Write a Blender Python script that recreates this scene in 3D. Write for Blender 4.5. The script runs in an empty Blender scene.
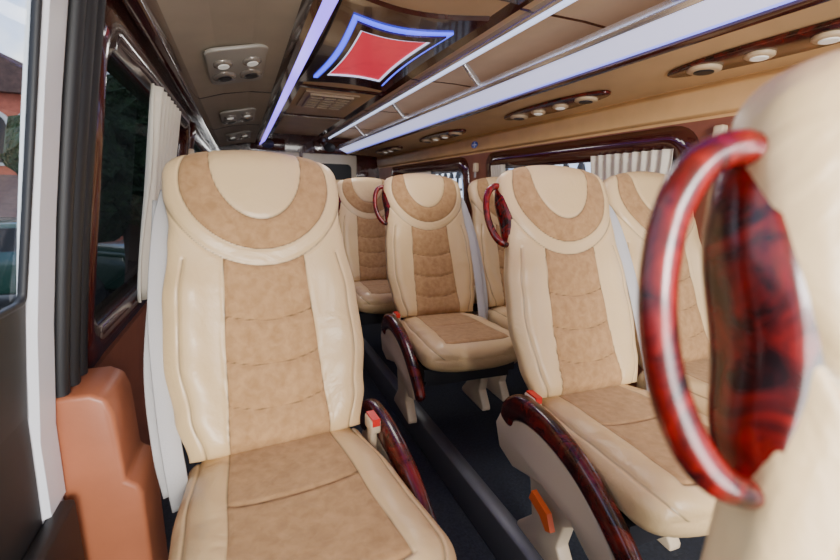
import bpy, math, bmesh, random
from mathutils import Vector, Matrix
random.seed(3)
C=bpy.context.scene.collection
pi=math.pi

# ------------------------------------------------------------------ materials
def newmat(name):
    m=bpy.data.materials.new(name); m.use_nodes=True
    nt=m.node_tree; b=nt.nodes['Principled BSDF']
    return m,nt,b
def pmat(name,col,rough=.5,metal=0,bump=0,bscale=60,var=.0,vscale=8,coat=0,spec=.5,emit=None,estr=0,dist=.002):
    m,nt,b=newmat(name); N=nt.nodes; L=nt.links
    b.inputs['Base Color'].default_value=(*col,1); b.inputs['Roughness'].default_value=rough
    b.inputs['Metallic'].default_value=metal; b.inputs['Coat Weight'].default_value=coat
    b.inputs['Specular IOR Level'].default_value=spec
    tc=N.new('ShaderNodeTexCoord')
    if var>0:
        n=N.new('ShaderNodeTexNoise'); n.inputs['Scale'].default_value=vscale; n.inputs['Detail'].default_value=5
        L.new(tc.outputs['Object'],n.inputs['Vector'])
        r=N.new('ShaderNodeValToRGB'); r.color_ramp.elements[0].position=.3; r.color_ramp.elements[1].position=.7
        r.color_ramp.elements[0].color=(*[c*(1-var) for c in col],1); r.color_ramp.elements[1].color=(*[min(1,c*(1+var)) for c in col],1)
        L.new(n.outputs['Fac'],r.inputs['Fac']); L.new(r.outputs['Color'],b.inputs['Base Color'])
    if bump>0:
        n2=N.new('ShaderNodeTexNoise'); n2.inputs['Scale'].default_value=bscale; n2.inputs['Detail'].default_value=3
        L.new(tc.outputs['Object'],n2.inputs['Vector'])
        bp=N.new('ShaderNodeBump'); bp.inputs['Strength'].default_value=bump; bp.inputs['Distance'].default_value=dist
        L.new(n2.outputs['Fac'],bp.inputs['Height']); L.new(bp.outputs['Normal'],b.inputs['Normal'])
    if emit:
        b.inputs['Emission Color'].default_value=(*emit,1); b.inputs['Emission Strength'].default_value=estr
    return m
def burlmat(name,dark,light,scale=9,rough=.24):
    m,nt,b=newmat(name); N=nt.nodes; L=nt.links
    tc=N.new('ShaderNodeTexCoord')
    n=N.new('ShaderNodeTexNoise'); n.inputs['Scale'].default_value=scale; n.inputs['Detail'].default_value=8; n.inputs['Distortion'].default_value=1.6; n.inputs['Roughness'].default_value=.62
    L.new(tc.outputs['Object'],n.inputs['Vector'])
    r=N.new('ShaderNodeValToRGB'); e=r.color_ramp.elements
    e[0].position=.38; e[0].color=(*dark,1); e[1].position=.68; e[1].color=(*light,1)
    x=e.new(.52); x.color=(*[(a*.6+c*.4) for a,c in zip(dark,light)],1)
    L.new(n.outputs['Fac'],r.inputs['Fac']); L.new(r.outputs['Color'],b.inputs['Base Color'])
    b.inputs['Roughness'].default_value=rough; b.inputs['Coat Weight'].default_value=.25; b.inputs['Coat Roughness'].default_value=.08
    return m
def upholstery():
    m,nt,b=newmat('upholstery_leather_suede'); N=nt.nodes; L=nt.links
    tc=N.new('ShaderNodeTexCoord')
    at=N.new('ShaderNodeAttribute'); at.attribute_name='sd'
    mr=N.new('ShaderNodeMapRange'); mr.inputs['From Min'].default_value=-.0008; mr.inputs['From Max'].default_value=.0008
    L.new(at.outputs['Fac'],mr.inputs['Value'])
    def noise(s,d,dist=0):
        n=N.new('ShaderNodeTexNoise'); n.inputs['Scale'].default_value=s; n.inputs['Detail'].default_value=d; n.inputs['Distortion'].default_value=dist
        L.new(tc.outputs['Object'],n.inputs['Vector']); return n
    def ramp(n,c0,c1,p0=.3,p1=.7):
        r=N.new('ShaderNodeValToRGB'); r.color_ramp.elements[0].position=p0; r.color_ramp.elements[1].position=p1
        r.color_ramp.elements[0].color=(*c0,1); r.color_ramp.elements[1].color=(*c1,1); L.new(n.outputs['Fac'],r.inputs['Fac']); return r
    lea=ramp(noise(3,3),LEA0,LEA1)
    sue=ramp(noise(45,8,.4),SUE0,SUE1)
    mx=N.new('ShaderNodeMix'); mx.data_type='RGBA'
    L.new(mr.outputs['Result'],mx.inputs['Factor']); L.new(lea.outputs['Color'],mx.inputs[6]); L.new(sue.outputs['Color'],mx.inputs[7])
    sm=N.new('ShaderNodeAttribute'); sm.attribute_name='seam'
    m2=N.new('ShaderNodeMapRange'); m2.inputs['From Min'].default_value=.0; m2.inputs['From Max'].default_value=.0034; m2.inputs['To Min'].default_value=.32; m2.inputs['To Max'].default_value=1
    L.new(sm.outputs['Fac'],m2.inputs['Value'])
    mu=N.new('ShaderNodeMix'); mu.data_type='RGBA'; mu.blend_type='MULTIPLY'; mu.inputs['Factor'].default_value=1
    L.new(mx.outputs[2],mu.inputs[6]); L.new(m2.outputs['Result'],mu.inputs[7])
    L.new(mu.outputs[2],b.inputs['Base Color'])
    rr=N.new('ShaderNodeMapRange'); rr.inputs['To Min'].default_value=.36; rr.inputs['To Max'].default_value=.95
    L.new(mr.outputs['Result'],rr.inputs['Value']); L.new(rr.outputs['Result'],b.inputs['Roughness'])
    sh=N.new('ShaderNodeMath'); sh.operation='MULTIPLY'; sh.inputs[1].default_value=.3; L.new(mr.outputs['Result'],sh.inputs[0])
    L.new(sh.outputs[0],b.inputs['Sheen Weight']); b.inputs['Sheen Roughness'].default_value=.5
    b.inputs['Sheen Tint'].default_value=(.8,.65,.4,1)
    w=noise(7,4,1.4); f=noise(160,2)
    b1=N.new('ShaderNodeBump'); b1.inputs['Strength'].default_value=.5; b1.inputs['Distance'].default_value=.012
    L.new(w.outputs['Fac'],b1.inputs['Height'])
    b2=N.new('ShaderNodeBump'); b2.inputs['Strength'].default_value=.25; b2.inputs['Distance'].default_value=.001
    L.new(f.outputs['Fac'],b2.inputs['Height']); L.new(b1.outputs['Normal'],b2.inputs['Normal']); L.new(b2.outputs['Normal'],b.inputs['Normal'])
    return m
LEA0=(.64,.44,.215); LEA1=(.71,.505,.26)
SUE0=(.33,.18,.072); SUE1=(.45,.262,.115)
M={}
M['uph']=upholstery()
M['ceil']=pmat('beige_ceiling_leather',(.72,.50,.27),.45,bump=.15,bscale=40,var=.06,vscale=5)
M['cove']=pmat('grey_beige_cove',(.58,.50,.38),.5,bump=.1,bscale=80,var=.05)
M['plate']=pmat('grey_unit_plate',(.50,.46,.39),.35)
M['tan']=pmat('tan_trim_leather',(.66,.40,.17),.45,bump=.15,bscale=80,var=.08)
M['burl']=burlmat('dark_burl',(.010,.002,.002),(.17,.012,.007),13)
M['burlred']=burlmat('red_burl',(.010,.001,.001),(.27,.007,.004),22,.26)
M['burg']=pmat('burgundy_lacquer',(.05,.009,.007),.15,coat=.6,var=.35,vscale=6)
M['terra']=pmat('terracotta_brown_panel',(.36,.12,.055),.4,bump=.1,bscale=90,var=.1)
M['wallbr']=pmat('brown_wall_panel',(.24,.08,.045),.4,bump=.1,bscale=60,var=.15)
M['carpet']=pmat('navy_carpet',(.018,.022,.032),.95,bump=.9,bscale=220,var=.35,vscale=90)
M['dark']=pmat('black_rubber',(.008,.008,.009),.55)
M['frame']=pmat('dark_metal',(.04,.04,.045),.4,metal=.6)
M['alu']=pmat('dull_aluminium',(.13,.135,.145),.45,metal=.5)
M['silver']=pmat('silver_rail',(.72,.73,.76),.25,metal=.8)
M['plast']=pmat('cream_plastic',(.66,.52,.35),.38)
M['belt']=pmat('grey_belt_webbing',(.47,.455,.44),.7,bump=.5,bscale=400)
M['white']=pmat('white_painted_metal',(.75,.77,.80),.35)
M['red']=pmat('red_button',(.65,.02,.015),.3)
M['orange']=pmat('orange_lever',(.9,.16,.03),.35)
M['curtain']=pmat('beige_curtain',(.70,.64,.52),.9,bump=.3,bscale=200)
M['lens']=pmat('lamp_lens',(.85,.83,.78),.15,emit=(1,.95,.85),estr=.3)
M['ledv']=pmat('violet_led',(.3,.22,.9),.3,emit=(.25,.15,1),estr=2.4)
M['ledp']=pmat('pale_blue_led_diffuser',(.78,.80,.95),.3,emit=(.62,.66,1),estr=.95)
M['ledl']=pmat('blue_edge_led',(.4,.45,.95),.3,emit=(.22,.26,1),estr=1.7)
M['ledb']=pmat('blue_led',(.1,.12,.8),.3,emit=(.06,.09,1),estr=2.4)
M['ledw']=pmat('white_blue_led',(.8,.85,1),.3,emit=(.6,.7,1),estr=1.3)
M['pink']=pmat('lit_red_panel',(.55,.02,.035),.2,var=.25,vscale=7,emit=(1,.045,.09),estr=.6)
M['vent']=pmat('beige_vent_plastic',(.62,.46,.28),.45)
M['fit']=pmat('grey_fitting',(.50,.45,.38),.25,metal=.4)
M['black']=pmat('black_void',(.004,.004,.004),.8)
M['green']=pmat('dark_green_paint',(.01,.05,.03),.2,coat=.5)
M['brick']=pmat('red_facade',(.5,.13,.07),.8,var=.2)
M['roof']=pmat('brown_roof',(.10,.05,.035),.8,bump=.8,bscale=20,var=.3)
M['ground']=pmat('asphalt_ground',(.17,.17,.17),.9,var=.2)
M['leaf']=pmat('dark_foliage',(.02,.05,.015),.8,bump=1,bscale=12,var=.6,dist=.2)
M['bark']=pmat('bark',(.06,.04,.03),.9)
M['iron']=pmat('black_iron',(.01,.01,.01),.5)
M['stone']=pmat('pale_stone',(.65,.62,.55),.8,var=.1)
M['emblem']=pmat('blue_emblem',(.03,.10,.5),.3)
def glass(name,tint):
    m=bpy.data.materials.new(name); m.use_nodes=True; nt=m.node_tree; N=nt.nodes; L=nt.links
    N.clear(); o=N.new('ShaderNodeOutputMaterial'); t=N.new('ShaderNodeBsdfTransparent'); t.inputs['Color'].default_value=(*tint,1)
    g=N.new('ShaderNodeBsdfGlossy'); g.inputs['Roughness'].default_value=.02; g.inputs['Color'].default_value=(.8,.8,.85,1)
    x=N.new('ShaderNodeMixShader'); x.inputs[0].default_value=.06; L.new(t.outputs[0],x.inputs[1]); L.new(g.outputs[0],x.inputs[2]); L.new(x.outputs[0],o.inputs[0]); return m
M['glass']=glass('clear_glass',(.92,.95,.95)); M['tint']=glass('tinted_glass',(.22,.23,.23))

# ------------------------------------------------------------------ helpers
def mesh(name,vs,fs,mats,mi=None,smooth=False):
    me=bpy.data.meshes.new(name); me.from_pydata([tuple(v) for v in vs],[],fs)
    if not isinstance(mats,(list,tuple)): mats=[mats]
    for m in mats: me.materials.append(m)
    if mi: me.polygons.foreach_set('material_index',mi)
    if smooth: me.polygons.foreach_set('use_smooth',[True]*len(me.polygons))
    bm=bmesh.new(); bm.from_mesh(me); bmesh.ops.recalc_face_normals(bm,faces=bm.faces); bm.to_mesh(me); bm.free()
    me.update(); return me
def obj(name,me,parent=None,loc=None,label=None,cat=None,kind=None,group=None,rz=0):
    o=bpy.data.objects.new(name,me); C.objects.link(o)
    if parent: o.parent=parent
    if loc: o.location=loc
    if rz: o.rotation_euler=(0,0,rz)
    if label: o['label']=label
    if cat: o['category']=cat
    if kind: o['kind']=kind
    if group: o['group']=group
    return o
def empty(name,loc,label,cat,rz=0,group=None,kind=None):
    return obj(name,None,None,loc,label,cat,kind,group,rz)
class MB:
    def __init__(s): s.v=[];s.f=[];s.m=[]
    def add(s,vs,fs,mi=0):
        n=len(s.v); s.v+= [tuple(v) for v in vs]; s.f+=[tuple(i+n for i in f) for f in fs]; s.m+=[mi]*len(fs)
    def box(s,x0,x1,y0,y1,z0,z1,mi=0):
        s.add([(x0,y0,z0),(x1,y0,z0),(x1,y1,z0),(x0,y1,z0),(x0,y0,z1),(x1,y0,z1),(x1,y1,z1),(x0,y1,z1)],
              [(0,1,2,3),(4,5,6,7),(0,1,5,4),(1,2,6,5),(2,3,7,6),(3,0,4,7)],mi)
    def prism(s,poly,a0,a1,axis='x',mi=0):
        n=len(poly)
        def P(a,p):
            return (a,p[0],p[1]) if axis=='x' else ((p[0],a,p[1]) if axis=='y' else (p[0],p[1],a))
        vs=[P(a0,p) for p in poly]+[P(a1,p) for p in poly]
        fs=[tuple(range(n)),tuple(range(2*n-1,n-1,-1))]+[(i,(i+1)%n,n+(i+1)%n,n+i) for i in range(n)]
        s.add(vs,fs,mi)
    def mesh(s,name,mats,smooth=False): return mesh(name,s.v,s.f,mats,s.m,smooth)
def bevel(o,w=.01,seg=3,ang=40):
    b=o.modifiers.new('bevel','BEVEL'); b.width=w; b.segments=seg; b.limit_method='ANGLE'; b.angle_limit=math.radians(ang)
    for p in o.data.polygons: p.use_smooth=True
    return o
def interp(tab,s):
    if s<=tab[0][0]: return tab[0][1]
    for (a,va),(b,vb) in zip(tab,tab[1:]):
        if s<=b:
            t=(s-a)/(b-a); t=t*t*(3-2*t); return va+(vb-va)*t
    return tab[-1][1]
def catmull(pts,n):
    P=[Vector(p) for p in pts]; out=[]
    Q=[P[0]*2-P[1]]+P+[P[-1]*2-P[-2]]
    for i in range(1,len(Q)-2):
        for k in range(n):
            t=k/n; a,b,c,d=Q[i-1],Q[i],Q[i+1],Q[i+2]
            out.append(.5*((2*b)+(c-a)*t+(2*a-5*b+4*c-d)*t*t+(3*b-a-3*c+d)*t**3))
    out.append(P[-1]); return out
def sweep(name,pts,a,bb,mat,n=8,ring=16,up=(1,0,0),expo=2.5,capround=True,tips=None):
    path=catmull(pts,n); m=len(path); up=Vector(up)
    vs=[];fs=[]
    A=a if isinstance(a,(list,tuple)) else [a]*2; B=bb if isinstance(bb,(list,tuple)) else [bb]*2
    def at(Lx,t):
        u=t*(len(Lx)-1); i=min(int(u),len(Lx)-2); return Lx[i]+(Lx[i+1]-Lx[i])*(u-i)
    for i,p in enumerate(path):
        T=(path[min(i+1,m-1)]-path[max(i-1,0)]).normalized()
        S=(up-T*up.dot(T)).normalized(); W=T.cross(S)
        t=i/(m-1); f=1
        if capround:
            e=min(i,m-1-i); f=[.45,.8,.95][e] if e<3 else 1
        for k in range(ring):
            th=2*pi*k/ring; c,s_=math.cos(th),math.sin(th)
            x=math.copysign(abs(c)**(2/expo),c); y=math.copysign(abs(s_)**(2/expo),s_)
            vs.append(p+S*x*at(A,t)*f+W*y*at(B,t)*f)
    for i in range(m-1):
        for k in range(ring):
            fs.append((i*ring+k,i*ring+(k+1)%ring,(i+1)*ring+(k+1)%ring,(i+1)*ring+k))
    fs.append(tuple(range(ring))); fs.append(tuple((m-1)*ring+k for k in range(ring-1,-1,-1)))
    return mesh(name,vs,fs,mat,smooth=True)

# ------------------------------------------------------------------ seat upholstery
def loft(name,rows,nf,nb,mats,sdf,disp,seamf,bow,n=3.2):
    vs=[];sd=[];sm=[];fs=[]
    R=nf+nb
    for (s,c,nd,ad,w,tf,tb) in rows:
        for k in range(R):
            if k<nf: q=-1+2*k/nf; front=True
            else: q=1-2*(k-nf)/nb; front=False
            x=w*math.sin(pi/2*q)
            base=max(0,(1-abs(math.sin(pi/2*q))**n))**(1/n)
            se=s-bow(s)*(x/w)**2
            off=(tf*base+ (disp(x,s,w)*min(1,base*1.6) if front else 0)) if front else -tb*base
            vs.append(c+Vector((x,0,0))+nd*off+ad*(se-s))
            sd.append(sdf(x,s,w) if front else -1); sm.append(seamf(x,s,w) if front else 1)
    m=len(rows)
    for i in range(m-1):
        for k in range(R):
            fs.append((i*R+k,i*R+(k+1)%R,(i+1)*R+(k+1)%R,(i+1)*R+k))
    fs.append(tuple(range(R))); fs.append(tuple((m-1)*R+k for k in range(R)))
    me=mesh(name,vs,fs,mats,smooth=True)
    for nm,arr in(('sd',sd),('seam',sm)):
        a=me.attributes.new(nm,'FLOAT','POINT'); a.data.foreach_set('value',arr)
    return me
def ell(x,y,a,b): return (math.sqrt((x/a)**2+(y/b)**2)-1)*min(a,b)
H=.765; TILT=math.radians(23); Z0=.445
AD=Vector((0,math.sin(TILT),math.cos(TILT))); ND=Vector((0,-math.cos(TILT),math.sin(TILT)))
def bcenter(s):
    off=.012*math.sin(s/H*2*pi)
    return Vector((0,.035,Z0))+AD*s+ND*(-off*.6)
Wt=[(0,.200),(.1,.224),(.22,.240),(.36,.235),(.5,.216),(.56,.210),(.64,.219),(.78,.218)]
def col(s): return interp([(0,.116),(.2,.109),(.45,.098)],s)
def sd_back(x,s,w):
    disc=ell(x,s-.72,.112,.165); outer=ell(x,s-.665,.182,.185); band=ell(x,s-.70,.23,.262)
    if s>.765: disc=-.1
    cres=min(-outer,disc); column=min(band,col(s)-abs(x),s+.1)
    return max(cres,column)
def seam_back(x,s,w):
    d=abs(sd_back(x,s,w))
    if abs(x)<col(s):
        for q in(.085,.19,.30): d=min(d,abs(s-(q+.022*(x/.11)**2)))
    if s<.47: d=min(d,abs(abs(x)-(w-.035)))
    band=ell(x,s-.70,.23,.262)
    d=min(d,abs(band))
    return min(d,1)
def disp_back(x,s,w):
    g=-.0050*math.exp(-(seam_back(x,s,w)/.004)**2)
    b=.014*math.exp(-((abs(x)-(w-.055))/.04)**2)*interp([(0,.6),(.1,1),(.4,.9),(.5,.1)],s)
    h=.018*interp([(.44,0),(.56,1),(.7,1),(.77,.3)],s)*max(0,1-(x/.25)**2)
    wr=.0016*math.sin(s*62+x*23)*math.exp(-((abs(x)-(w-.045))/.03)**2)*interp([(0,1),(.42,1),(.5,0)],s)
    c=0
    if abs(x)<col(s) and s<.46:
        qs=[-.02,.085,.19,.30,.44]
        s2=s-.022*(x/.11)**2
        for a,b_ in zip(qs,qs[1:]):
            if a<=s2<b_: c=.005*math.sin(pi*(s2-a)/(b_-a))**.6
    return g+b+h+c+wr
rows=[]
ns=150
for i in range(ns+1):
    t=i/ns
    s=H*(1-(1-t)**1.35)
    r=.085; k=max(0,(s-(H-r))/r); f=(1-min(1,k)**2.6)**(1/2.6)
    rt=.05; k2=max(0,(s-(H-rt))/rt); f2=max(.02,(1-min(1,k2)**2)**.5)
    r0=.04; k3=max(0,(r0-s)/r0); f3=(1-k3**2*.5)
    w=interp(Wt,s)-.085*(1-f)
    rows.append((s,bcenter(s),ND,AD,w,.035*f2*f3,interp([(0,.06),(.4,.055),(.7,.045)],s)*f2*f3))
back_me=loft('backrest',rows,104,36,M['uph'],sd_back,disp_back,seam_back,lambda s:.022*max(0,(s-.6)/.165))
LC=.52
def ccenter(s): return Vector((0,.05-s,.385+.02*s/LC))
def sd_cush(x,s,w):
    c=interp([(0,.118),(.25,.13),(.5,.145)],s); return min(c-abs(x),.47-s)
def seam_cush(x,s,w):
    d=abs(sd_cush(x,s,w))
    if sd_cush(x,s,w)>0:
        for q in(.23,): d=min(d,abs(s-(q-.015*(x/.13)**2)))
    d=min(d,abs(abs(x)-(w-.028)))
    return min(d,1)
def disp_cush(x,s,w):
    g=-.0050*math.exp(-(seam_cush(x,s,w)/.0045)**2)
    b=.016*math.exp(-((abs(x)-(w-.065))/.04)**2)*interp([(0,.2),(.15,1),(.5,.7)],s)
    wr=.0012*math.sin(s*55+abs(x)*60)*math.exp(-((abs(x)-(w-.05))/.03)**2)
    return g+b+wr
rows=[]
for i in range(121):
    t=i/120; s=LC*(1-(1-t)**1.5)
    r=.09; k=max(0,(s-(LC-r))/r); f=(1-min(1,k)**2.4)**(1/2.4)
    f2=max(.03,(1-min(1,k)**2.2)**(1/2.2))
    w=interp([(0,.208),(.2,.228),(.52,.240)],s)-.05*(1-f)
    rows.append((s,ccenter(s),Vector((0,0,1)),Vector((0,-1,0)),w,.065*f2,(.062+.03*s)*f2))
cush_me=loft('seat_cushion',rows,100,30,M['uph'],sd_cush,disp_cush,seam_cush,lambda s:.03*max(0,(s-.3)/.22),n=3)

def BP(x,s,n=0): return bcenter(s)+Vector((x,0,0))+ND*n
PM={}
for m in(1,-1):  # m=1 : aisle on -x side
    a=-m
    X=.262*a
    pts=[(X,.070,.36),(X,.052,.41),(X,-.01,.443),(X,-.12,.445),(X,-.24,.415),(X,-.34,.36),(X,-.42,.295),(X,-.455,.25)]
    if m==-1: pts=[(X,y+.10,z-.01-.05*max(0,.07-y)) for _,y,z in pts]
    PM['armrest',m]=sweep('armrest',pts,[.022,.025,.023,.021,.019],[.034,.040,.032,.030,.026],M['burl'],ring=20,expo=2.8)
    b=MB()
    poly=[(.10,.385),(.03,.415),(-.12,.41),(-.26,.375),(-.37,.29),(-.40,.23),(-.33,.21),(-.24,.26),(-.12,.28),(.02,.24),(.10,.26),(.13,.33)]
    if m==-1: poly=[(y+.06,z-.03) for y,z in poly]
    b.prism(poly,X-.012,X+.016)
    PM['side_panel',m]=b.mesh('side_panel',M['plast'])
    LP=[(.04,.30),(-.30,.30),(-.25,.24),(-.17,.17),(-.15,.09),(-.20,.02),(-.20,0),(.04,0),(.04,.02),(-.03,.10),(-.01,.2)]
    b=MB(); b.prism(LP,.205*a-.022,.205*a+.022); PM['leg_aisle',m]=b.mesh('leg',M['plast'])
    b=MB(); b.prism(LP,-.18*a-.022,-.18*a+.022); PM['leg_wall',m]=b.mesh('leg',M['plast'])
    w=-a
    up=(.25*w,.96,0)
    if m==1:
        hw=.020
        p1=[BP(.200*w,.665,-.035),BP(.222*w,.58,.005),BP(.244*w,.40,.02),BP(.248*w,.18,.03),Vector((.240*w,.0,.42)),Vector((.236*w,-.01,.34))]
        p2=[BP(.226*w,.65,-.045),BP(.258*w,.50,-.02),BP(.282*w,.28,-.005),BP(.274*w,.06,.01),Vector((.262*w,.02,.36))]
    else:
        hw=.021
        p1=[BP(.208*w,.66,-.045),BP(.226*w,.55,-.01),BP(.244*w,.34,.005),BP(.238*w,.12,.01),Vector((.226*w,.02,.43)),Vector((.222*w,.03,.34))]
        p2=[BP(.226*w,.64,-.055),BP(.240*w,.45,-.04),BP(.262*w,.22,-.03),BP(.252*w,.04,-.02),Vector((.240*w,.06,.36))]
    b1=sweep('x',p1,.0018,hw,M['belt'],ring=8,up=up,expo=6,capround=False)
    b2=sweep('x',p2,.0018,hw,M['belt'],ring=8,up=up,expo=6,capround=False)
    bm=bmesh.new(); bm.from_mesh(b1); bm.from_mesh(b2); me=bpy.data.meshes.new('seat_belt'); bm.to_mesh(me); bm.free(); me.materials.append(M['belt']); PM['belt',m]=me
    b=MB(); b.box(a*.226-.009,a*.226+.009,-.005,.03,.36,.455); b.box(a*.226-.014,a*.226+.014,-.02,.035,.437,.475)
    PM['buckle',m]=b.mesh('buckle',M['plast'])
    b=MB(); b.box(a*.226-.010,a*.226+.010,-.022,.028,.460,.480); PM['button',m]=b.mesh('release_button',M['red'])
    b=MB(); b.prism([(-.10,.25),(-.17,.23),(-.19,.19),(-.17,.18),(-.14,.205),(-.09,.22)],X+a*.008,X+a*.024); PM['lever',m]=b.mesh('recline_lever',M['orange'])
    PM['handle',m]=sweep('grab_handle',[BP(.200*a,.672,.0),BP(.222*a,.684,.0),BP(.245*a,.674,-.003),BP(.261*a,.645,-.006),BP(.268*a,.600,-.008),BP(.264*a,.555,-.008),BP(.252*a,.515,-.004),BP(.234*a,.490,0),BP(.205*a,.480,.0)],[.011,.013,.012,.010,.010,.010,.011,.013,.011],[.008,.0105,.0115,.011,.0105,.011,.0115,.0105,.008],M['burlred'],ring=18,up=tuple(ND),expo=2.1)
    vs=[];fs=[];na,nr=40,9
    SC=.580; SL=.114
    for r in range(nr+1):
        f=r/nr
        for k in range(na):
            th=2*pi*k/na
            hh=.013*(1-f**3)
            sx=SC+SL*f*math.cos(th); nn=-.010+.034*f*math.sin(th)
            wv=interp(Wt,sx)
            vs.append(BP((wv*.97+.002+hh)*a,sx,nn))
    for r in range(nr):
        for k in range(na): fs.append((r*na+k,r*na+(k+1)%na,(r+1)*na+(k+1)%na,(r+1)*na+k))
    base=len(vs)
    for k in range(na):
        th=2*pi*k/na; sx=SC+SL*math.cos(th); nn=-.010+.034*math.sin(th)
        vs.append(BP((interp(Wt,sx)*.97-.025)*a,sx,nn))
    for k in range(na): fs.append((nr*na+k,nr*na+(k+1)%na,base+(k+1)%na,base+k))
    PM['plate',m]=mesh('handle_plate',vs,fs,M['burlred'],smooth=True)
b=MB(); b.box(-.215,.215,-.36,.06,.285,.335)
b.box(-.2,.2,-.34,-.30,.25,.29); b.box(-.2,.2,0,.04,.25,.29)
base_me=b.mesh('seat_frame',M['frame'])

def seat(x,y,rz,m,label,armrest=False,belt=True,handle=False,lever=False,upright=0,scale=1):
    e=empty('passenger_seat',(x,y,0),label,'seat',math.radians(rz),group='cream minibus passenger seats')
    e.scale=(scale,)*3
    P=[('seat_frame',base_me),('seat_cushion',cush_me),('backrest',back_me),('leg',PM['leg_aisle',m]),('leg',PM['leg_wall',m])]
    if armrest: P+=[('armrest',PM['armrest',m]),('side_panel',PM['side_panel',m]),('buckle',PM['buckle',m])]
    if lever: P+=[('recline_lever',PM['lever',m])]
    if belt: P.append(('seat_belt',PM['belt',m]))
    if handle: P+=[('grab_handle',PM['handle',m])]
    for n,me in P:
        o=obj(n,me,e)
        if upright and n in('backrest','grab_handle','seat_belt'):
            h=Vector((0,.035,Z0)); rm=Matrix.Rotation(math.radians(upright),4,'X')
            o.matrix_local=Matrix.Translation(h)@rm@Matrix.Translation(-h)
        if n=='leg' or n=='side_panel' or n=='buckle': bevel(o,.006,2)
        if n=='buckle': obj('release_button',PM['button',m],o)
        if n=='grab_handle':
            obj('handle_plate',PM['plate',m],o); o['label']='glossy red burl wood grab handle'
        if n=='armrest': o['label']='dark red burl wood armrest'
        if n=='recline_lever': o['label']='orange recline lever'
    return e
seat(.060,.95,3.5,-1,'cream leather seat with tan suede insert beside the window wall',armrest=True)
seat(.985,.90,-3,1,'cream leather aisle seat with burl armrest, grab handle and orange lever',armrest=True,lever=True,handle=True)
seat(1.505,.95,-2,1,'cream leather window seat half hidden behind the aisle seat',belt=False)
seat(.89,1.83,-3,1,'cream leather second-row aisle seat with burl armrest and handle',armrest=True,handle=True)
seat(1.42,1.86,-2,1,'cream leather window seat in the second row beside the aisle seat',belt=False)
seat(.84,2.74,-2,1,'cream leather aisle seat in the third row',armrest=True,handle=True)
seat(1.375,2.78,-2,1,'cream leather window seat in the third row',belt=False)
seat(.85,3.66,0,1,'cream leather seat near the rear doors beside the aisle',belt=False)
seat(1.37,3.66,0,1,'cream leather seat near the rear doors beside the window',belt=False)
seat(.417,-.056,-18,1,'cream leather seat with large red burl grab handle close by',handle=True,belt=False,upright=12,scale=.965)

# ------------------------------------------------------------------ shell
Y0,Y1=-1.6,5.7
XR=1.84
def xl(z): return -.37+.15*max(0,(z-.55)/1.0)**1.3 if z>.55 else -.37
def xr(z): return XR-(.09*max(0,(z-.6)/.9)**1.4 if z>.6 else 0)
def wall(name,xf,ys,zs,holes,mats,mfun,thick=.05,sgn=1):
    b=MB()
    for ya,yb in zip(ys,ys[1:]):
        for za,zb in zip(zs,zs[1:]):
            cy,cz=(ya+yb)/2,(za+zb)/2
            if any(h[0]<cy<h[1] and h[2]<cz<h[3] for h in holes): continue
            v=[]
            for t in(0,thick*sgn):
                v+=[(xf(za)+t,ya,za),(xf(za)+t,yb,za),(xf(zb)+t,yb,zb),(xf(zb)+t,ya,zb)]
            b.add(v,[(0,1,2,3),(4,5,6,7),(0,1,5,4),(1,2,6,5),(2,3,7,6),(3,0,4,7)],mfun(cy,cz))
    return obj(name,b.mesh(name,mats),kind='structure')
HL=[(-.6,.87,.86,1.60),(1.14,2.72,.66,1.40),(3.0,5.1,.66,1.40)]
HR=[(-.9,1.0,.72,1.29),(1.30,2.84,.72,1.29),(3.26,5.1,.72,1.29)]
def mfl(cy,cz):
    if cy<.87: return 2
    if cy<.97: return 3
    if cy<1.09: return 2
    if cz>1.40: return 1
    return 0
wall('wall_left',xl,[Y0,-.6,.87,.97,1.09,1.14,2.72,3.0,5.1,Y1],[-.15,.1,.4,.66,.86,1.0,1.15,1.3,1.40,1.60,1.8],HL,[M['wallbr'],M['burg'],M['dark'],M['white']],mfl,thick=.012,sgn=-1)
wall('wall_right',xr,[Y0,-.9,1.0,1.30,2.84,3.26,5.1,Y1],[-.02,.3,.72,.9,1.1,1.29,1.365,1.5,1.6,1.8],HR,[M['wallbr'],M['tan']],lambda cy,cz:1 if cz>1.365 else 0,sgn=1)

def rrect(y0,y1,z0,z1,r,n=6):
    pts=[]
    for cy,cz,a0 in((y1-r,z1-r,0),(y0+r,z1-r,90),(y0+r,z0+r,180),(y1-r,z0+r,270)):
        for k in range(n+1):
            a=math.radians(a0+90*k/n); pts.append((cy+r*math.cos(a),cz+r*math.sin(a)))
    return pts
def window(name,xf,h,sgn,fw,gm,fm,depth=.06,rad=.11):
    y0,y1,z0,z1=h
    A=rrect(y0-fw*.55,y1+fw*.55,z0-fw*.55,z1+fw*.55,rad); B=rrect(y0+fw*.45,y1-fw*.45,z0+fw*.45,z1-fw*.45,rad*.73)
    n=len(A); vs=[];fs=[]
    mid=[((a[0]+b_[0])/2,(a[1]+b_[1])/2) for a,b_ in zip(A,B)]
    k_=min(1,fw/.09)
    for ring,t in((A,.0),(A,-.014*sgn*k_),(mid,-.026*sgn*k_),(B,-.014*sgn*k_),(B,depth*sgn),(A,depth*sgn)):
        vs+=[(xf(p[1])+t,p[0],p[1]) for p in ring]
    for r in range(5):
        for k in range(n): fs.append((r*n+k,r*n+(k+1)%n,(r+1)*n+(k+1)%n,(r+1)*n+k))
    o=obj(name,mesh(name,vs,fs,fm,smooth=True),kind='structure')
    C_=rrect(y0+.005,y1-.005,z0+.005,z1-.005,rad*.73)
    g=mesh('glass',[(xf(p[1])+depth*.6*sgn,p[0],p[1]) for p in C_],[tuple(range(len(C_)))],gm)
    obj('glass',g,o); return o
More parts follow.
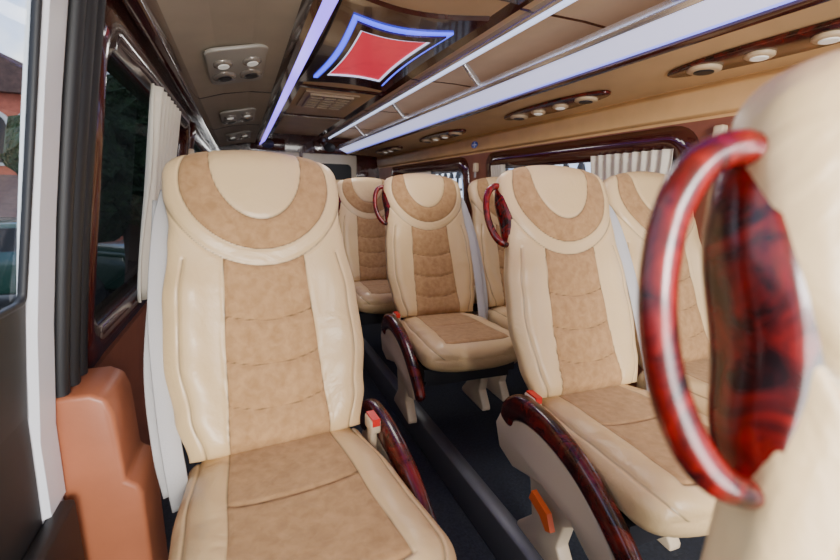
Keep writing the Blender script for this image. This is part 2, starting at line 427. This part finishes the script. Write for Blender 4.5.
window('window_1',xl,HL[1],-1,.09,M['tint'],M['burg'])
window('window_2',xl,HL[2],-1,.09,M['tint'],M['burg'])
window('window_3',xl,HL[0],-1,.008,M['glass'],M['dark'],depth=.01,rad=.02)
window('window_4',xr,HR[0],1,.12,M['glass'],M['burg'])
window('window_5',xr,HR[1],1,.12,M['glass'],M['burg'])
window('window_6',xr,HR[2],1,.12,M['glass'],M['burg'])

b=MB()
b.box(-.42,.36,Y0,Y1,-.17,0); b.box(.36,.74,Y0,Y1,-.17,-.12); b.box(.74,XR+.05,Y0,Y1,-.17,0)
obj('floor',b.mesh('floor',M['carpet']),kind='structure')
b=MB(); b.prism([(.70,-.12),(.742,-.12),(.742,0),(.77,.0),(.77,.008),(.74,.010),(.715,.0)],Y0,Y1,'y')
bevel(obj('trim_1',b.mesh('trim_1',M['alu']),kind='structure'),.003,2)
b=MB(); b.prism([(.36,-.12),(.40,-.12),(.385,.0),(.36,.010),(.33,.008),(.33,0),(.358,0)],Y0,Y1,'y')
bevel(obj('trim_2',b.mesh('trim_2',M['alu']),kind='structure'),.003,2)

prof=[(-.19,1.53,0),(-.05,1.575,0),(.08,1.60,0),(.205,1.605,1),(.225,1.578,1),(.250,1.580,2),(.318,1.630,1),(.328,1.70,1),(.35,1.725,1),(.42,1.735,3),(.95,1.735,1),(1.00,1.725,3),(1.3,1.73,3),(1.55,1.72,3),(1.70,1.68,3),(1.78,1.56,3),(1.80,1.50,3)]
b=MB()
for (xa,za,mi),(xb,zb,_) in zip(prof,prof[1:]):
    b.add([(xa,Y0,za),(xb,Y0,zb),(xb,Y1,zb),(xa,Y1,za),(xa,Y0,za+.08),(xb,Y0,zb+.08),(xb,Y1,zb+.08),(xa,Y1,za+.08)],[(0,1,2,3),(4,5,6,7)],mi)
b.add([(-.40,Y0,1.82),(2.0,Y0,1.82),(2.0,Y1,1.82),(-.40,Y1,1.82)],[(0,1,2,3)],3)
obj('ceiling',b.mesh('ceiling',[M['cove'],M['burg'],M['ledv'],M['ceil']]),kind='structure')
b=MB(); b.prism([(-.25,1.50),(-.215,1.46),(-.185,1.47),(-.17,1.535),(-.2,1.56),(-.26,1.56)],Y0,Y1,'y')
bevel(obj('trim_3',b.mesh('trim_3',M['burg']),kind='structure'),.006,2)
k=4
for i,y in enumerate([.55,1.45,2.55,3.65,4.75]):
    b=MB(); b.prism([(1.00,1.722),(1.3,1.727),(1.55,1.717),(1.70,1.677),(1.72,1.70),(1.55,1.74),(1.00,1.745)],y-.006,y+.006,'y')
    obj('trim_%d'%k,b.mesh('t',M['burg']),kind='structure'); k+=1
for y in(1.40,3.04,4.2):
    b=MB(); b.box(.40,.97,y-.02,y+.02,1.722,1.745); obj('trim_%d'%k,b.mesh('t',M['burg']),kind='structure'); k+=1
for y in(1.35,2.75,4.1):
    b=MB(); b.prism([(-.19,1.528),(-.05,1.572),(.08,1.597),(.205,1.602),(.205,1.62),(-.19,1.55)],y-.004,y+.004,'y'); obj('trim_%d'%k,b.mesh('t',M['dark']),kind='structure'); k+=1

def starpoly(cx,cy,hx,hy,bowx,bowy,n=12):
    cs=[(-hx,-hy),(hx,-hy),(hx,hy),(-hx,hy)]; out=[]
    for i in range(4):
        a=cs[i]; c=cs[(i+1)%4]
        for k in range(n):
            t=k/n; x=a[0]+(c[0]-a[0])*t; y=a[1]+(c[1]-a[1])*t; w=math.sin(pi*t)**1.0
            if i in(0,2): y-=math.copysign(bowy*w,y)
            else: x-=math.copysign(bowx*w,x)
            out.append((cx+x,cy+y))
    return out
def starpanel(cy,label):
    cx=.660; e=empty('ceiling_light_panel',(cx,cy,1.735),label,'ceiling light')
    def slab(name,hx,hy,bx,by,z0,z1,mat,hole=None):
        P=starpoly(0,0,hx,hy,bx,by); b=MB()
        if hole is None: b.prism(P,z0,z1,'z')
        else:
            Q=starpoly(0,0,*hole); n=len(P)
            vs=[(p[0],p[1],z) for z in(z0,z1) for p in P]+[(p[0],p[1],z) for z in(z0,z1) for p in Q]
            fs=[]
            for i in range(n):
                j=(i+1)%n
                fs+=[(i,j,2*n+j,2*n+i),(i,j,n+j,n+i),(2*n+i,2*n+j,3*n+j,3*n+i),(n+i,n+j,3*n+j,3*n+i)]
            b.add(vs,fs)
        return obj(name,b.mesh(name,mat),e)
    slab('wood_surround',.285,.66,.02,.08,-.018,.0,M['burg'])
    slab('led_border',.215,.49,.025,.06,-.026,-.012,M['ledb'],(.195,.462,.025,.06))
    slab('wood_frame',.195,.462,.025,.06,-.034,-.012,M['burg'],(.160,.385,.016,.035))
    slab('led_border',.160,.385,.016,.035,-.030,-.012,M['ledw'],(.150,.367,.016,.035))
    slab('red_diffuser',.150,.367,.016,.035,-.026,-.012,M['pink'])
starpanel(2.24,'star shaped red ceiling light panel with blue led border')
starpanel(.72,'red ceiling light panel with led border nearer the cab')
e=empty('ceiling_air_vent',(.655,3.45,1.735),'beige square air vent grille in the ceiling','air vent')
b=MB()
b.box(-.19,.19,-.27,.27,-.012,0)
for i in range(4): b.box(-.15+i*.1-.006,-.15+i*.1+.006,-.23,.23,-.026,-.01)
for j in range(6): y=-.23+j*.46/5; b.box(-.156,.156,y-.010,y+.010,-.026,-.01)
obj('grille',b.mesh('grille',M['vent']),e)
b=MB()
b.box(-.145,.145,-.225,.225,-.0135,-.0115); obj('opening',b.mesh('opening',M['black']),e)

e=empty('luggage_rack',(0,0,1.5),'overhead luggage rack with pale blue lit edge above the windows','luggage rack')
def prismobj(name,poly,y0,y1,mat,parent,bw=0):
    b=MB(); b.prism([(p[0],p[1]-1.5) for p in poly],y0,y1,'y'); o=obj(name,b.mesh(name,mat),parent)
    if bw: bevel(o,bw,2)
    return o
prismobj('shelf',[(1.30,1.530),(1.79,1.500),(1.79,1.525),(1.29,1.558)],Y0+.1,5.55,M['ceil'],e)
prismobj('led_diffuser',[(1.19,1.580),(1.286,1.539),(1.308,1.552),(1.20,1.600)],Y0+.1,5.55,M['ledp'],e)
prismobj('led_edge_strip',[(1.286,1.539),(1.299,1.5335),(1.308,1.545),(1.300,1.552)],Y0+.1,5.55,M['ledl'],e)
prismobj('edge_profile',[(1.165,1.583),(1.192,1.574),(1.203,1.604),(1.178,1.614)],Y0+.1,5.55,M['silver'],e,.003)
prismobj('edge_profile',[(1.290,1.522),(1.318,1.514),(1.325,1.530),(1.298,1.539)],Y0+.1,5.55,M['burg'],e,.003)
prismobj('ceiling_rail',[(1.03,1.70),(1.048,1.695),(1.052,1.725),(1.035,1.73)],Y0+.1,5.55,M['silver'],e,.003)
prismobj('ceiling_rail',[(1.065,1.695),(1.080,1.69),(1.085,1.725),(1.07,1.73)],Y0+.1,5.55,M['ledw'],e,.003)
for y in(.95,2.05,3.15,4.3):
    b=MB(); b.prism([(1.05,.225),(1.08,.225),(1.20,.11),(1.18,.095),(1.16,.11)],y-.012,y+.012,'y'); bevel(obj('bracket',b.mesh('bracket',M['silver']),e),.003,2)

b=MB(); b.prism([(xr(1.37)-.002,1.375),(xr(1.37)-.03,1.385),(xr(1.47)-.03,1.475),(xr(1.5)-.0,1.50)],Y0+.1,5.65,'y')
bevel(obj('trim_%d'%k,b.mesh('t',M['tan']),kind='structure'),.006,2); k+=1

def disc(b,cx,cy,z,rx,ry,h,mi=0,n=28):
    vs=[];fs=[]
    for f,zz in((1,0),(1,-h*.6),(.82,-h)):
        vs+=[(cx+rx*f*math.cos(2*pi*k_/n),cy+ry*f*math.sin(2*pi*k_/n),z+zz) for k_ in range(n)]
    for r in range(2):
        for k_ in range(n): fs.append((r*n+k_,r*n+(k_+1)%n,(r+1)*n+(k_+1)%n,(r+1)*n+k_))
    fs.append(tuple(2*n+k_ for k_ in range(n)))
    b.add(vs,fs,mi)
def module(x,y,z,tilt,label,plate,L=.5,W=.13,lay='line'):
    e=empty('reading_light_unit',(x,y,z),label,'reading light'); e.rotation_euler=(0,tilt,0)
    b=MB(); P=[]
    n=40
    if lay=='line':
        for i in range(n):
            t=2*pi*i/n; c,s=math.cos(t),math.sin(t)
            P.append((W/2*math.copysign(abs(c)**.7,c)*(1-.25*abs(s)**2),L/2*math.copysign(abs(s)**.8,s)))
    else: P=rrect(-W/2,W/2,-L/2,L/2,.05)
    b.prism(P,-.014,0,'z'); bevel(obj('wood_plate' if lay=='line' else 'plate',b.mesh('plate',plate),e),.004,2)
    if lay=='line': pos=((0,-.33*L,'air_nozzle'),(0,.33*L,'air_nozzle'),(0,-.11*L,'lamp'),(0,.11*L,'lamp'))
    else: pos=((-.058,-.10,'lamp'),(.058,-.10,'lamp'),(-.058,.11,'air_nozzle'),(.058,.11,'air_nozzle'))
    for xx,yy,nm in pos:
        ro=.050 if nm=='air_nozzle' else .038
        b=MB(); disc(b,xx,yy,-.014,ro,ro*(1.1 if lay=='line' else 1.5),.012); o=obj(nm,b.mesh(nm,M['vent'] if lay=='line' else M['fit']),e)
        for p in o.data.polygons: p.use_smooth=True
        b=MB(); disc(b,xx,yy,-.026,ro*.6,ro*(.65 if lay=='line' else .95),.004); obj('lens' if nm=='lamp' else 'nozzle_insert',b.mesh('lens',M['lens'] if nm=='lamp' else M['frame']),o)
for y in(.83,1.92,3.26,4.6):
    module(1.54,y,1.514,math.radians(3.5),'dark burl reading light and air nozzle unit under the luggage rack',M['burl'],.80,.16)
for y in(.95,2.15,3.55,4.8):
    module(.02,y,1.583,math.radians(-13),'grey-beige paired reading light and air nozzle unit in the ceiling cove',M['plate'],.56,.24,'pair')

b=MB(); b.box(-.42,2.0,5.7,5.75,-.15,1.82); obj('wall_back',b.mesh('w',M['burg']),kind='structure')
for i,(xa,xb) in enumerate(((.02,.72),(.76,1.46))):
    b=MB(); b.box(xa,xb,5.67,5.7,-.0,1.52); o=bevel(obj('door_%d'%(i+1),b.mesh('d',M['cove']),kind='structure'),.02,3)
    P=rrect(xa+.08,xb-.08,.75,1.40,.06); b=MB(); b.prism(P,5.655,5.672,'y'); 
    obj('door_window',b.mesh('dw',M['dark']),o)
for xx in(.35,1.1):
    e=empty('speaker',(xx,5.655,1.60),'round black speaker mounted above the rear doors','speaker')
    b=MB(); n=28
    vs=[(.075*math.cos(2*pi*q/n),-.0,.06*math.sin(2*pi*q/n)) for q in range(n)]+[(.065*math.cos(2*pi*q/n),-.03,.05*math.sin(2*pi*q/n)) for q in range(n)]+[(0,-.015,0)]
    fs=[(q,(q+1)%n,n+(q+1)%n,n+q) for q in range(n)]+[(n+q,n+(q+1)%n,2*n) for q in range(n)]
    b.add(vs,fs); obj('cone',b.mesh('cone',M['frame']),e)
    b=MB(); b.box(-.2,.2,0,.045,-.07,.07); bevel(obj('housing',b.mesh('housing',M['burg']),e),.01,2)

def curtain(xf,y0,y1,z0,z1,sg,label,folds=9):
    vs=[];fs=[];n=folds*10; m=14
    for j in range(m+1):
        z=z0+(z1-z0)*j/m; pinch=1-.12*math.sin(pi*j/m)**2
        for i in range(n+1):
            t=i/n; y=(y0+y1)/2+(y1-y0)*(t-.5)*pinch
            vs.append((xf(z)+sg*(-.040+.014*math.sin(2*pi*folds*t+.4*math.sin(j*.5))),y,z))
    for j in range(m):
        for i in range(n): fs.append((j*(n+1)+i,j*(n+1)+i+1,(j+1)*(n+1)+i+1,(j+1)*(n+1)+i))
    o=obj('curtain',mesh('curtain',vs,fs,M['curtain'],smooth=True),label=label,cat='curtain',group='beige window curtains')
    s=o.modifiers.new('s','SOLIDIFY'); s.thickness=.002
curtain(xl,1.58,2.1,.68,1.36,-1,'pleated grey-beige curtain gathered at the side window',7)
curtain(xr,1.33,1.80,.60,1.26,1,'pleated beige curtain tied at the window behind the seats')
curtain(xr,2.62,2.78,.60,1.26,1,'narrow pleated beige curtain at the window edge',5)
curtain(xr,3.9,4.6,.60,1.26,1,'pale pleated curtain at the rear side window')

b=MB()
b.prism([(-.37,0),(-.232,0),(-.232,.40),(-.24,.425),(-.26,.44),(-.265,.595),(-.275,.63),(-.30,.645),(-.37,.645)],.96,1.12,'y')
bevel(obj('pillar_cover',b.mesh('pillar_cover',M['terra']),label='stepped terracotta brown plastic cover at the door pillar',cat='pillar cover'),.010,3)
b=MB()
v=[];zs=[.45,.6,.8,1.0,1.2,1.4,1.6]
for z in zs: v+=[(xl(z),.872,z),(xl(z)+.012,.88,z),(xl(z)+.012,.950,z),(xl(z),.958,z)]
b.add(v,[(i*4+j,i*4+j+1,i*4+j+5,i*4+j+4) for i in range(len(zs)-1) for j in range(3)])
obj('trim_%d'%k,b.mesh('t',M['white']),kind='structure'); k+=1
zs=[0,.3,.6,.8,1.0,1.2,1.4,1.55]
for yy,w in((.982,.015),(1.03,.018),(1.084,.016)):
    obj('trim_%d'%k,sweep('t',[(xl(z)+.012,yy,z) for z in zs],w,w,M['dark'],n=3,ring=10,up=(0,1,0),capround=False),kind='structure'); k+=1
b=MB(); b.box(-.37,-.335,-.6,.93,0,.45); bevel(obj('trim_%d'%k,b.mesh('t',M['dark']),kind='structure'),.01,2); k+=1
def tab(x,y,z):
    e=empty('belt_anchor',(x,y,z),'small beige seat belt anchor tab on the window pillar','seat belt anchor')
    b=MB(); b.box(-.018,.02,-.02,.02,-.035,.035); bevel(obj('cover',b.mesh('cover',M['plast']),e),.008,3)
    b=MB(); b.box(-.006,.0,-.012,.012,-.08,-.03); obj('webbing_loop',b.mesh('loop',M['belt']),e)
tab(xr(1.3)-.015,1.15,1.30); tab(xr(1.3)-.015,3.05,1.26)
tab(xl(1.3)+.015,2.86,1.24)
e=obj('emblem_sticker',None,None,(xr(1.43)-.035,3.02,1.43),'small blue emblem sticker on the tan lath','sticker')
b=MB(); b.prism([(-.05,0),(-.03,.02),(0,.028),(.03,.02),(.05,0),(.03,-.02),(0,-.028),(-.03,-.02)],-.002,.002); obj('badge',b.mesh('badge',M['emblem']),e)
b=MB(); b.box(-.003,-.0015,-.03,.03,-.004,.004); b.box(-.003,-.0015,-.004,.004,-.02,.02); obj('badge_mark',b.mesh('mark',M['white']),e)

# ------------------------------------------------------------------ outside
b=MB(); b.box(-40,40,-30,50,-.95,-.9); obj('ground',b.mesh('ground',M['ground']),label='grey asphalt ground outside the bus',cat='ground',kind='structure')
e=empty('house',(-7.2,17,-.9),'red facade house with arched windows and brown roof','house')
b=MB(); b.box(-4,3,0,6,0,4.6); obj('facade',b.mesh('facade',M['brick']),e)
b=MB(); b.prism([(-4.4,4.6),(3.4,4.6),(-.5,6.4)],-.3,6.3,'y'); obj('roof',b.mesh('roof',M['roof']),e)
for wx in(-2.6,-1.4,-.3,.6,1.5,2.4):
    P=[(wx-.3,2.6),(wx+.3,2.6),(wx+.3,3.7)]+[(wx+.3*math.cos(a*pi/10),3.7+.3*math.sin(a*pi/10)) for a in range(1,10)]+[(wx-.3,3.7)]
    b=MB(); b.prism([(wx+(p[0]-wx)*1.3,3.2+(p[1]-3.2)*1.15) for p in P],-.06,0,'y'); o=obj('window_surround',b.mesh('ws',M['stone']),e)
    b=MB(); b.prism(P,-.08,-.05,'y'); obj('pane',b.mesh('pane',M['dark']),o)
e=empty('garage',(-5.8,11.5,-.9),'low outbuilding with a brown tiled roof','garage')
b=MB(); b.box(-2.5,2.2,0,3,0,1.3); obj('walls',b.mesh('walls',M['stone']),e)
b=MB(); b.prism([(-.3,1.3),(3.3,1.3),(3.3,2.2),(2.8,2.2)],-2.8,2.5,'x'); obj('roof',b.mesh('roof',M['roof']),e)
e=empty('car',(-3.75,8.8,-.9),'dark green parked car beside the outbuilding','car')
P=[(-2,.35),(-2.05,.7),(-1.9,.85),(-1.1,.95),(-.6,1.38),(.8,1.4),(1.4,.98),(2.0,.9),(2.1,.5),(2.0,.3)]
b=MB(); b.prism(P,-.8,.8,'y'); bevel(obj('body',b.mesh('body',M['green']),e),.08,3)
b=MB(); b.prism([(-1.0,.98),(-.55,1.32),(.75,1.33),(1.2,.99)],-.815,.815,'y'); obj('side_windows',b.mesh('sw',M['dark']),e)
for wx in(-1.3,1.35):
    for wy in(-.72,.72):
        b=MB(); b.prism([(wx+.32*math.cos(2*pi*q/20),.32+.32*math.sin(2*pi*q/20)) for q in range(20)],wy-.1,wy+.1,'y'); obj('wheel',b.mesh('wheel',M['dark']),e)
def tree(x,y,h,label):
    e=empty('tree',(x,y,-.9),label,'tree')
    obj('trunk',sweep('trunk',[(0,0,0),(.1,.05,h*.3),(0,0,h*.6)],[.2,.14,.08],[.2,.14,.08],M['bark'],up=(1,0,0),capround=False),e)
    bm=bmesh.new()
    for i in range(9):
        r=random.uniform(.7,1.2)*h*.15
        mt=Matrix.Translation((random.uniform(-1,1)*h*.14,random.uniform(-1,1)*h*.14,h*.45+random.random()*h*.45))
        bmesh.ops.create_icosphere(bm,subdivisions=3,radius=r,matrix=mt)
    for v in bm.verts: v.co+=Vector([random.uniform(-.09,.09) for _ in range(3)])
    me=bpy.data.meshes.new('crown'); bm.to_mesh(me); bm.free(); me.materials.append(M['leaf']); obj('crown',me,e)
tree(-1.6,14,5,'leafy dark green tree beyond the outbuilding'); tree(-1.6,26,7,'tall leafy tree further down the street'); tree(-1.4,6.5,3.6,'leafy green tree near the bus')
e=empty('iron_fence',(3.6,0,-.9),'black wrought iron fence with spear tips outside','fence')
b=MB()
for z in(.3,2.0): b.box(-.02,.02,2,12,z,z+.05)
obj('rail',b.mesh('rail',M['iron']),e)
b=MB(); b.box(-.018,.018,-.018,.018,0,2.25); b.add([(-.04,-.04,2.22),(.04,-.04,2.22),(.04,.04,2.22),(-.04,.04,2.22),(0,0,2.45)],[(0,1,4),(1,2,4),(2,3,4),(3,0,4),(0,1,2,3)])
pk=b.mesh('picket',M['iron'])
for i in range(40): obj('picket',pk,e,(0,2.1+i*.25,0))

# ------------------------------------------------------------------ world & light
w=bpy.data.worlds.new('World'); bpy.context.scene.world=w; w.use_nodes=True; nt=w.node_tree; N=nt.nodes; L=nt.links
bg=N['Background']; tc=N.new('ShaderNodeTexCoord'); n=N.new('ShaderNodeTexNoise'); n.inputs['Scale'].default_value=5; n.inputs['Detail'].default_value=6
L.new(tc.outputs['Generated'],n.inputs['Vector'])
r=N.new('ShaderNodeValToRGB'); r.color_ramp.elements[0].position=.42; r.color_ramp.elements[0].color=(.22,.40,.85,1); r.color_ramp.elements[1].position=.6; r.color_ramp.elements[1].color=(1,1,1,1)
L.new(n.outputs['Fac'],r.inputs['Fac']); L.new(r.outputs['Color'],bg.inputs['Color']); bg.inputs['Strength'].default_value=2.5
def area(name,loc,target,sx,sy,p,col=(1,1,1)):
    l=bpy.data.lights.new(name,'AREA'); l.shape='RECTANGLE'; l.size=sx; l.size_y=sy; l.energy=p; l.color=col
    o=bpy.data.objects.new(name,l); C.objects.link(o); o.location=loc
    d=Vector(target)-Vector(loc); o.rotation_euler=d.to_track_quat('-Z','Y').to_euler(); return o
area('windscreen_daylight',(.1,-2.3,1.65),(.6,1.5,.7),1.0,.7,165,(1,.98,.94))
area('bounce_fill',(.3,-1.2,.7),(.7,1.6,1.9),1.0,.7,40,(1,.97,.93))  # added fill aimed up, standing in for flash bounce on the ceiling
for y in(1.6,3.2,4.8): area('aisle_fill',(.7,y,1.66),(.7,y,0),.3,.5,6,(1,.96,.9))  # added downward fills to brighten aisle and rear, not tied to any fitting

# ------------------------------------------------------------------ camera
th=math.radians(23); ph=math.radians(11.7); rr=.02
R=Vector((math.cos(th),-math.sin(th),0)); F=Vector((math.sin(th)*math.cos(ph),math.cos(th)*math.cos(ph),-math.sin(ph))); U=R.cross(F)
X=(R+U*rr).normalized(); Yv=(U-R*rr).normalized(); Z=-F
cam=bpy.data.cameras.new('camera'); cam.lens=18; cam.sensor_width=36; cam.clip_start=.02
co=bpy.data.objects.new('camera',cam); C.objects.link(co)
mt=Matrix((X,Yv,Z)).transposed().to_4x4(); mt.translation=Vector((0,0,1.05)); co.matrix_world=mt
cam.dof.use_dof=True; cam.dof.focus_distance=1.4; cam.dof.aperture_fstop=4
bpy.context.scene.camera=co
